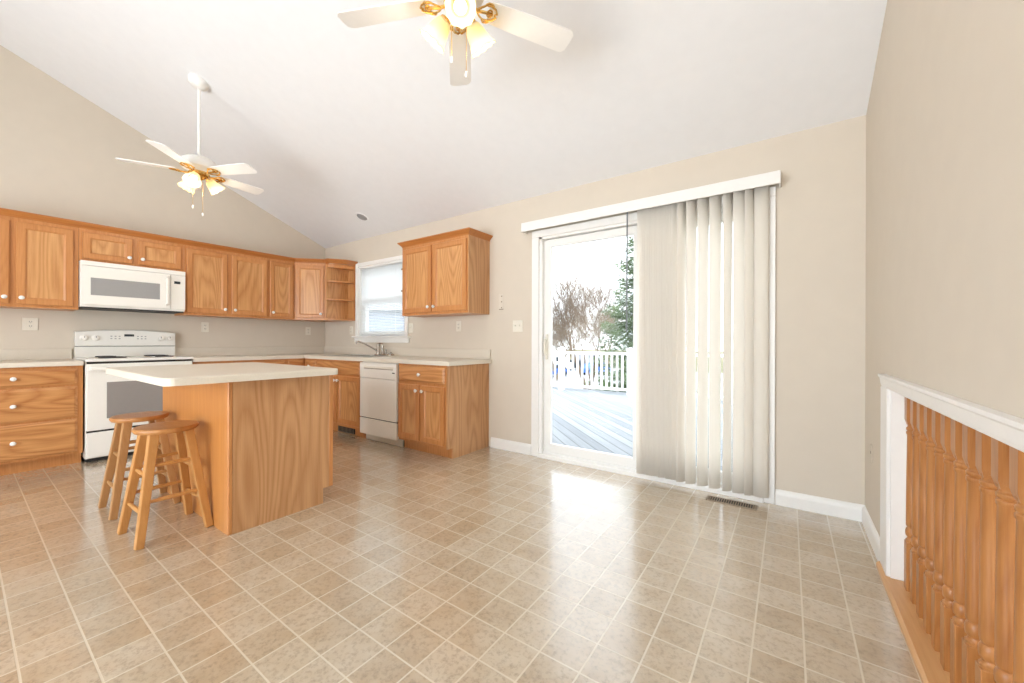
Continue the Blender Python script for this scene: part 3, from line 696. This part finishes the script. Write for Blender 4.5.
# ---------------------------------------------------------------- ceiling fans
def fan(label, x, y, zb, phase, face, rad, lift=0, ks=1, group='ceiling fans'):
    t = thing('ceiling_fan', label, 'ceiling fan', (x, y, zb), 0, group)
    ztop = cz(y)-zb
    ang = math.atan(SL)
    mt = Matrix.Translation((0, 0, ztop)) @ Matrix.Rotation(-ang, 4, 'X') @ Matrix.Diagonal((1, 1, -1, 1))
    MB().lathe([(.075, 0), (.076, .012), (.066, .04), (.04, .062), (.026, .066)], 24, mt).build('canopy', 'fanwhite', t, True)
    MB().tube([(0, 0, ztop-.03), (0, 0, .09)], .0135, 12).build('downrod', 'fanwhite', t, True)
    MB().lathe([(.02, .135), (.03, .12), (.10, .105), (.125, .085), (.13, .045), (.12, .02), (.085, .004), (.07, -.01)], 32).build('motor_housing', 'fanwhite', t, True)
    MB().lathe([(.07, -.008), (.074, -.02), (.066, -.034), (.05, -.036)], 24).build('flywheel', 'brass', t, True)
    MB().lathe([(.052, -.034+lift*.6), (.056, -.045+lift*.8), (.056, -.05+lift), (.045, -.058+lift), (.02, -.062+lift)], 24).build('switch_housing', 'fanwhite', t, True)
    MB().lathe([(.03, -.058+lift), (.044, -.062+lift), (.046, -.078+lift), (.03, -.09+lift), (.008, -.098+lift)], 20).build('light_fitter', 'brass', t, True)
    for k in range(5):
        a = R_(phase+72*k); R = Matrix.Rotation(a, 4, 'Z') @ Matrix.Translation((0, 0, -.006)) @ Matrix.Rotation(R_(-11), 4, 'X')
        r0, r1 = .155, rad
        out_ = []
        n = 8
        edge = [(r0, -.052), (r0+.05, -.056)] + [(r0+(r1-r0)*f, -.058-.010*f) for f in (.35, .7, .93)] + [(r1-.018, -.064), (r1-.002, -.045), (r1, 0)]
        poly = edge + [(u, -v) for u, v in reversed(edge[:-1])]
        b = MB(); b.rings([[R @ Vector((u, v, z)) for u, v in poly] for z in (-.003, .003)], True, True); bo = b.build('blade', 'blade', t)
        # scrolled brass bracket
        g = MB()
        Z = -.008
        def sc(pts, r=.0055): g.tube([R @ Vector((.07+(q[0]-.07)*.72, q[1]*.8, q[2])) for q in pts], r*.9, 6)
        sc([(.07, 0, -.012), (.12, 0, -.016), (.17, 0, Z-.002), (.215, 0, Z)], .009)
        for s in (-1, 1):
            sc([(.10, s*.004, -.015), (.125, s*.028, -.016), (.155, s*.046, Z-.003), (.19, s*.048, Z), (.225, s*.036, Z), (.245, s*.012, Z), (.23, 0, Z)])
            sc([(.15, s*.046, Z-.003), (.165, s*.062, Z-.004), (.19, s*.06, Z-.002), (.205, s*.05, Z)])
            sc([(.17, 0, Z-.002), (.185, s*.022, Z), (.205, s*.02, Z), (.21, s*.006, Z)], .004)
        g.build('blade_bracket', 'brass', bo, True)
    for k in range(3):
        a = R_(face+120*k); tilt = R_(41)
        dirv = Vector((math.cos(a)*math.sin(tilt), math.sin(a)*math.sin(tilt), -math.cos(tilt)))
        p0 = Vector((math.cos(a)*.035, math.sin(a)*.035, -.072+lift)); p1 = Vector((math.cos(a)*.06*ks, math.sin(a)*.06*ks, -.066+lift))
        ar = MB(); ar.tube([p0, (p0+p1)/2+Vector((0, 0, .008)), p1, p1+dirv*.02], .010, 10)
        q = Vector((0, 0, 1)).rotation_difference(dirv).to_matrix().to_4x4()
        base = Matrix.Translation(p1+dirv*.012) @ q @ Matrix.Diagonal((ks, ks, ks, 1))
        ar.lathe([(.012, -.006), (.026, 0), (.029, .016), (.027, .02)], 18, base); ao = ar.build('lamp_arm', 'brass', t, True)
        # scalloped bell shade
        n = 30; lp = []
        for r, z in ((.027, .012), (.034, .022), (.042, .045), (.047, .07), (.053, .095), (.062, .115), (.068, .124)):
            f = max(0, (z-.06)/.064)
            lp.append([base @ Vector(((r*(1+.05*f*math.cos(10*2*PI*i/n)))*math.cos(2*PI*i/n), (r*(1+.05*f*math.cos(10*2*PI*i/n)))*math.sin(2*PI*i/n), z+.004*f*math.cos(10*2*PI*i/n))) for i in range(n)])
        so = MB().rings(lp, False, False).build('lamp_shade', 'shade', ao, True)
        md = so.modifiers.new('thick', 'SOLIDIFY'); md.thickness = .003
        MB().lathe([(.012, .02), (.016, .04), (.028, .068), (.031, .086), (.024, .105), (.010, .115), (.001, .117)], 18, base).build('bulb', 'bulb', ao, True)
        ld = bpy.data.lights.new('lamp_light', 'POINT'); ld.energy = 1.8; ld.color = (1, .91, .77); ld.shadow_soft_size = .035
        lo = bpy.data.objects.new('lamp_light', ld); COL.objects.link(lo); lo.parent = ao; lo.location = base @ Vector((0, 0, .128))
    for dx, dz in ((-.035, -.30), (.035, -.36)):
        a = R_(face); px_, py_ = -math.sin(a)*dx+math.cos(a)*.02, math.cos(a)*dx+math.sin(a)*.02
        g = MB(); g.tube([(px_, py_, -.09), (px_, py_, dz)], .0016, 6); ch = g.build('pull_chain', 'brass', t)
        MB().lathe([(.003, dz+.004), (.006, dz-.004), (.007, dz-.018), (.004, dz-.026), (.001, dz-.027)], 10, Matrix.Translation((px_, py_, 0))).build('pull_knob', 'porcelain', ch, True)
    return t
fan('white five-blade ceiling fan with lit lamps on a long rod over the kitchen', -4.14, 1.198, 2.55, 26, -36, .522, .025, .9)
fan('white five-blade ceiling fan nearest the camera, cut by the top of the picture', -1.309, 1.40, 2.755, 60, -44, .63)

# ---------------------------------------------------------------- small fittings
def duplex(label, loc, rz, w=.075, kind='outlet', group='wall outlets'):
    t = thing('wall_outlet' if kind == 'outlet' else 'light_switch', label, 'outlet' if kind == 'outlet' else 'switch', loc, rz, group)
    MB().box(-w/2, w/2, -.006, 0, -.058, .058, .003).build('cover_plate', 'plastic', t)
    n = 1 if w < .1 else 2
    for i in range(n):
        x = 0 if n == 1 else (-.023 if i == 0 else .023)
        if kind == 'outlet':
            for z in (-.02, .02):
                s = MB().box(x-.016, x+.016, -.008, -.005, z-.014, z+.014, .003).build('socket', 'plastic', t)
                g = MB(); g.box(x-.008, x-.005, -.0086, -.0078, z-.003, z+.007); g.box(x+.005, x+.008, -.0086, -.0078, z-.003, z+.007); g.box(x-.002, x+.002, -.0086, -.0078, z-.010, z-.006); g.build('slots', 'darkgap', s)
        else:
            MB().box(x-.005, x+.005, -.017, -.005, -.004, .012, .002).build('toggle', 'plastic', t)
    return t
duplex('wall outlet with large cover plate left of the range', (XL+.0, .395, 1.246), PI/2, .095)
duplex('single wall outlet on the left wall right of the range', (XL, 1.725, 1.26), PI/2)
duplex('single wall outlet on the left wall near the corner', (XL, 2.963, 1.243), PI/2)
duplex('wall outlet on the back wall between corner and kitchen window', (-5.05, D, 1.25), 0)
duplex('single light switch just right of the kitchen window', (-3.79, D, 1.262), 0, .075, 'switch', 'light switches')
duplex('wall outlet under the upper cabinet right of the window', (-2.995, D, 1.268), 0)
duplex('double light switch beside the patio door', (-2.20, D, 1.254), 0, .12, 'switch', 'light switches')
jk = thing('wall_jack', 'small beige jack plate low on the right wall beside the stair casing', 'jack', (XR, 2.975, .475), -PI/2)
MB().box(-.022, .022, -.005, 0, -.05, .05, .002).build('plate', 'wall', jk); MB().box(-.006, .006, -.0065, -.004, .0, .014).build('socket', 'register', jk)
pj = thing('wall_bracket', 'small beige wall plate with three dark holes above the double light switch', 'plate', (-2.41, D, 1.50))
MB().box(-.028, .028, -.006, 0, -.085, .085, .003).build('plate', 'splash', pj)
for z in (.062, .005, -.055):
    MB().lathe([(.007, 0), (.007, .003), (.001, .0032)], 12, Matrix.Translation((.012, -.0055, z)) @ Matrix.Rotation(PI/2, 4, 'X')).build('screw_hole', 'register', pj)
MB().box(-.02, .034, -.009, -.004, -.075, -.067).build('clip', 'register', pj)

rv = thing('floor_register', 'taupe metal floor register with dark slots near the patio door', 'vent', (-.318, 3.06, .0))
w = MB(); W2, D2 = .15, .047
w.box(-W2, W2, -D2, D2, .0005, .003)
for s in (-1, 1):
    w.box(-W2, W2, s*D2-.012 if s > 0 else -D2, D2 if s > 0 else -D2+.012, .003, .006); w.box(s*W2-.014 if s > 0 else -W2, W2 if s > 0 else -W2+.014, -D2+.012, D2-.012, .003, .006)
for i in range(19): x = -.129+i*.0143; w.box(x-.003, x+.003, -D2+.012, D2-.012, .003, .0055)
fo = w.build('frame', 'register', rv)
MB().box(-W2+.015, W2-.015, -D2+.0125, D2-.0125, .003, .0042).build('slots', 'darkgap', rv)

an = math.atan(SL)
cl = thing('ceiling_light', 'small grey round recessed light in the ceiling above the window', 'ceiling light', (-4.318, 2.891, cz(2.891)))
cl.rotation_euler = (-an, 0, 0)
MB().lathe([(.085, .0), (.084, -.006), (.07, -.008), (.066, -.002)], 28).build('trim_ring', 'ceiling', cl, True)
MB().lathe([(.066, -.001), (.05, -.010), (.001, -.012)], 24).build('lens', 'lightgrey', cl, True)

# ---------------------------------------------------------------- outside
struct(MB().box(-8.0, 1.6, D+T, 9.55, -.30, -.15).build('deck', 'deck'), 'grey weathered board deck outside the patio door', 'deck')
def railing(label, x0, x1, y, posts):
    t = thing('deck_railing', label, 'railing', ((x0+x1)/2, y, -.15)); o = -(x0+x1)/2
    for x in posts:
        w = MB(); w.box(x+o-.065, x+o+.065, -.065, .065, 0, 1.05, .004); p = w.build('post', 'vinylrail', t)
        MB().rings([[(x+o+a*q, c_*q, z) for a, c_ in ((-1,-1),(1,-1),(1,1),(-1,1))] for q, z in ((.08, 1.05), (.08, 1.075), (.06, 1.085), (.004, 1.12))], True, True).build('post_cap', 'vinylrail', p)
    w = MB(); w.box(x0+o, x1+o, -.03, .03, .94, 1.0, .006); w.build('top_rail', 'vinylrail', t)
    w = MB(); w.box(x0+o, x1+o, -.025, .025, .09, .15, .004); w.build('bottom_rail', 'vinylrail', t)
    n = int((x1-x0)/.125)
    for i in range(1, n):
        x = x0+(x1-x0)*i/n+o
        w = MB(); w.box(x-.018, x+.018, -.018, .018, .15, .94); w.build('picket', 'vinylrail', t)
railing('white vinyl deck railing section seen through the patio door', -4.83+.066, -3.02-.066, 9.1, (-4.83, -3.02))
railing('white vinyl deck railing section continuing left of the corner post', -6.9, -4.83-.07, 9.1, (-6.9,))
railing('white vinyl deck railing section hidden mostly behind the blinds', -3.02+.07, 1.2, 9.1, (-.9, 1.2))

def ground_mat():
    mt, n, b, o = newmat('lot_and_grass'); K = n.links.new
    g = n.nodes.new('ShaderNodeNewGeometry'); s = n.nodes.new('ShaderNodeSeparateXYZ'); K(g.outputs['Position'], s.inputs[0])
    z = n.nodes.new('ShaderNodeTexNoise'); z.inputs['Scale'].default_value = .4; z.inputs['Detail'].default_value = 5; K(g.outputs['Position'], z.inputs['Vector'])
    r = n.nodes.new('ShaderNodeValToRGB'); e = r.color_ramp.elements
    e[0].position = .3; e[0].color = (.10, .10, .05, 1); e[1].position = .7; e[1].color = (.20, .18, .09, 1); K(z.outputs['Fac'], r.inputs[0])
    K(r.outputs[0], b.inputs['Base Color']); b.inputs['Roughness'].default_value = .9
    return mt
GZ = -3.0
struct(MB().box(-160, 80, D+.6, 190, GZ-.2, GZ).build('ground', ground_mat()), 'dull winter grass ground below the deck', 'ground')
M['asphalt'] = plain('pale_asphalt', (.33, .33, .33), .9, noise=.1, nscale=.6)
struct(MB().box(-90, 40, 29, 58, GZ, GZ+.03).build('parking_lot', 'asphalt'), 'pale asphalt parking lot beyond the deck railing', 'pavement')

rt_ = random.Random(11)
def bare_tree(label, x, y, h, seed, bark):
    t = thing('bare_tree', label, 'tree', (x, y, GZ), 0, 'bare trees beyond the deck')
    rn = random.Random(seed); tw = MB(); trk = MB()
    cnt = [0]
    def grow(p, d, ln, r, lev):
        if lev > 6 or cnt[0] > 4200: return
        cnt[0] += 1
        pts = [p]; q = p.copy(); dd = d.copy(); n = 3 if lev < 4 else 2
        for i in range(n):
            dd = (dd + Vector((rn.uniform(-1, 1), rn.uniform(-1, 1), rn.uniform(-.2, .7)))*.16).normalized(); q = q+dd*ln/n; pts.append(q.copy())
        r = max(r, .0095); rs = [r*(1-.4*i/n) for i in range(n+1)]
        (trk if lev < 2 else tw).tube(pts, rs, 6 if lev < 2 else 3, False)
        k = rn.choice((3, 4)) if lev < 5 else 3
        for i in range(k):
            f = rn.uniform(.35, 1) if lev else rn.uniform(.25, 1)
            b0 = pts[max(1, round(f*n))]
            sp = .62 if lev else .5
            nd = (dd + Vector((rn.uniform(-1, 1), rn.uniform(-1, 1), rn.uniform(-.15, .6)))*sp*1.25).normalized()
            grow(b0, nd, ln*rn.uniform(.62, .85), rs[-1]*.62, lev+1)
    for i in range(3):
        grow(Vector((0, 0, 0)), Vector((rn.uniform(-.45, .45), rn.uniform(-.45, .45), 1)).normalized(), h*.30, h*.013, 0)
    trk.build('trunk', bark, t); tw.build('branches', bark, t)
M['bark'] = plain('grey_brown_bark', (.15, .11, .08), .9, noise=.25, nscale=3)
M['bark2'] = plain('tan_bark', (.19, .145, .10), .9, noise=.25, nscale=3)
def at_px(px, y):     # where a sight line through picture column px meets depth y
    k = (px-512)/FPX; dx = fw.x+rt.x*k; dy = fw.y+rt.y*k; return dx/dy*y
bare_tree('large leafless tree in the middle of the patio door view', at_px(587, 27), 27, 12.6, 3, 'bark')
bare_tree('leafless tan tree left of the large bare tree', at_px(556, 36), 36, 10.0, 5, 'bark2')
bare_tree('leafless tree behind and right of the large bare tree', at_px(608, 64), 64, 14, 8, 'bark2')

bare_tree('smaller far leafless tree low behind the large bare tree', at_px(575, 82), 82, 13, 21, 'bark2')
bare_tree('far leafless tree low beside the conifer', at_px(600, 96), 96, 15, 25, 'bark2')
def evergreen(label, x, y, h):
    t = thing('evergreen_tree', label, 'tree', (x, y, GZ)); rn = random.Random(2)
    MB().tube([(0, 0, 0), (0.02, 0, h*.5), (0, .02, h)], [.2, .1, .015], 8).build('trunk', 'bark', t)
    f = MB()
    z = .5
    while z < h-.1:
        fr_ = 1-z/h; L_ = .28+2.35*fr_**.85
        for k in range(7 if fr_ > .25 else 5):
            a = rn.uniform(0, 2*PI); ln = L_*rn.uniform(.65, 1.1); d = Vector((math.cos(a), math.sin(a), 0)); sd = Vector((-math.sin(a), math.cos(a), 0))
            n = max(5, int(ln*11))
            for i in range(n):
                s = (i+.5)/n; c0 = d*ln*s + Vector((0, 0, z - ln*.30*math.sin(s*PI*.75) + ln*.12*s*s))
                wd = (.10+.30*math.sin(PI*min(1, s*.85+.12)))*ln*.42
                for j in range(5):
                    u = rn.uniform(-1, 1); p = c0+sd*wd*u+Vector((rn.uniform(-.05, .05), rn.uniform(-.05, .05), rn.uniform(-.10, .05)))
                    q = (d*.6+sd*u*.9+Vector((0, 0, rn.uniform(-.5, .25)))).normalized()*rn.uniform(.12, .22)
                    e = Vector((rn.uniform(-1, 1), rn.uniform(-1, 1), rn.uniform(-1, 1))).normalized()*.028
                    f.b.faces.new([f.b.verts.new(p-e), f.b.verts.new(p+e), f.b.verts.new(p+q)])
        z += .135
    f.build('foliage', 'needles', t)
M['needles'] = plain('conifer_needles', (.075, .11, .045), .8, noise=.5, nscale=2)
evergreen('tall green conifer at the right edge of the patio door view', at_px(640, 13.5), 13.5, 7.9)

# vehicles and a house, far beyond the railing
M['carblue'] = plain('blue_car_paint', (.05, .12, .35), .25); M['carwhite'] = plain('white_car_paint', (.75, .75, .75), .25); M['cardark'] = plain('dark_car_paint', (.05, .055, .06), .25)
M['caryellow'] = plain('grey_van_paint', (.22, .22, .23), .4)
M['tyre'] = plain('tyre_rubber', (.015, .015, .015), .8)
def car(label, x, y, rz, mat, van=False):
    t = thing('car' if not van else 'van', label, 'car' if not van else 'van', (x, y, GZ+.03), rz, 'parked vehicles')
    if van: pr = [(-2.4, .35), (2.4, .35), (2.4, 1.0), (1.7, 1.2), (1.3, 2.1), (-2.3, 2.15), (-2.4, 1.2)]
    else: pr = [(-2.2, .3), (2.2, .3), (2.25, .75), (1.2, .95), (.6, 1.45), (-1.0, 1.48), (-1.7, 1.0), (-2.2, .92)]
    w = MB(); w.prism(pr, -.85, .85, lambda u, v, q: (u, q, v)); b = w.build('body', mat, t)
    md = b.modifiers.new('bevel', 'BEVEL'); md.width = .08; md.segments = 2
    for s in (-1, 1):
        gp = [(-.9, 1.0), (.95, 1.0), (.55, 1.38), (-.85, 1.38)] if not van else [(.2, 1.3), (1.4, 1.3), (1.15, 1.95), (.2, 1.95)]
        w = MB(); w.prism(gp, s*.845, s*.86, lambda u, v, q: (u, q, v)); w.build('window', 'display', b)
        for x_ in (-1.4, 1.4):
            w = MB(); w.lathe([(.10, -.1), (.30, -.1), (.33, -.06), (.33, .06), (.30, .1), (.10, .1)], 18, Matrix.Translation((x_, s*.78, .33)) @ Matrix.Rotation(PI/2, 4, 'X')); w.build('wheel', 'tyre', t, True)
car('blue parked car behind the pickets right of the post gap', at_px(596, 46), 46, R_(80), M['carblue'])
car('dark parked car seen between the left railing pickets', at_px(577, 52), 52, R_(10), M['cardark'])
car('blue car at the left edge of the patio door view', at_px(551, 40), 40, R_(70), M['carblue'])
car('dark grey van parked at the back of the lot', at_px(590, 56.5), 56.5, R_(20), M['caryellow'], True)
car('white van parked on the left of the lot', at_px(556, 49), 49, R_(15), M['carwhite'], True)
M['siding'] = plain('white_siding', (.72, .73, .75), .7); M['roofing'] = plain('grey_shingles', (.22, .22, .23), .9, noise=.15)
hs = thing('house', 'white sided house at the left edge of the patio door view', 'house', (at_px(543, 62), 62, GZ))
MB().box(-5, 3.5, -3, 3, 0, 4.6).build('wall', 'siding', hs)
MB().prism([(-3.4, 4.5), (3.4, 4.5), (0, 5.4)], -5.3, 3.8, lambda u, v, q: (q, u, v)).build('roof', 'roofing', hs)
for x in (-3, -.5, 2): MB().box(x-.5, x+.5, -3.05, -2.98, 2.6, 4.0).build('window', 'display', hs)

hs = thing('house', 'grey sided neighbour house seen through the kitchen window blind', 'house', (-19.5, 17, GZ), R_(35))
M['greysiding'] = plain('grey_siding', (.17, .19, .225), .7)
MB().box(-7, 7, -3, 3, 0, 5.9).build('wall', 'greysiding', hs)
MB().prism([(-3.4, 5.8), (3.4, 5.8), (0, 6.9)], -7.3, 7.3, lambda u, v, q: (q, u, v)).build('roof', 'roofing', hs)
for x in (-3, 1.2, 4): MB().box(x-.5, x+.5, -3.05, -2.98, 3.3, 4.8).build('window', 'display', hs)
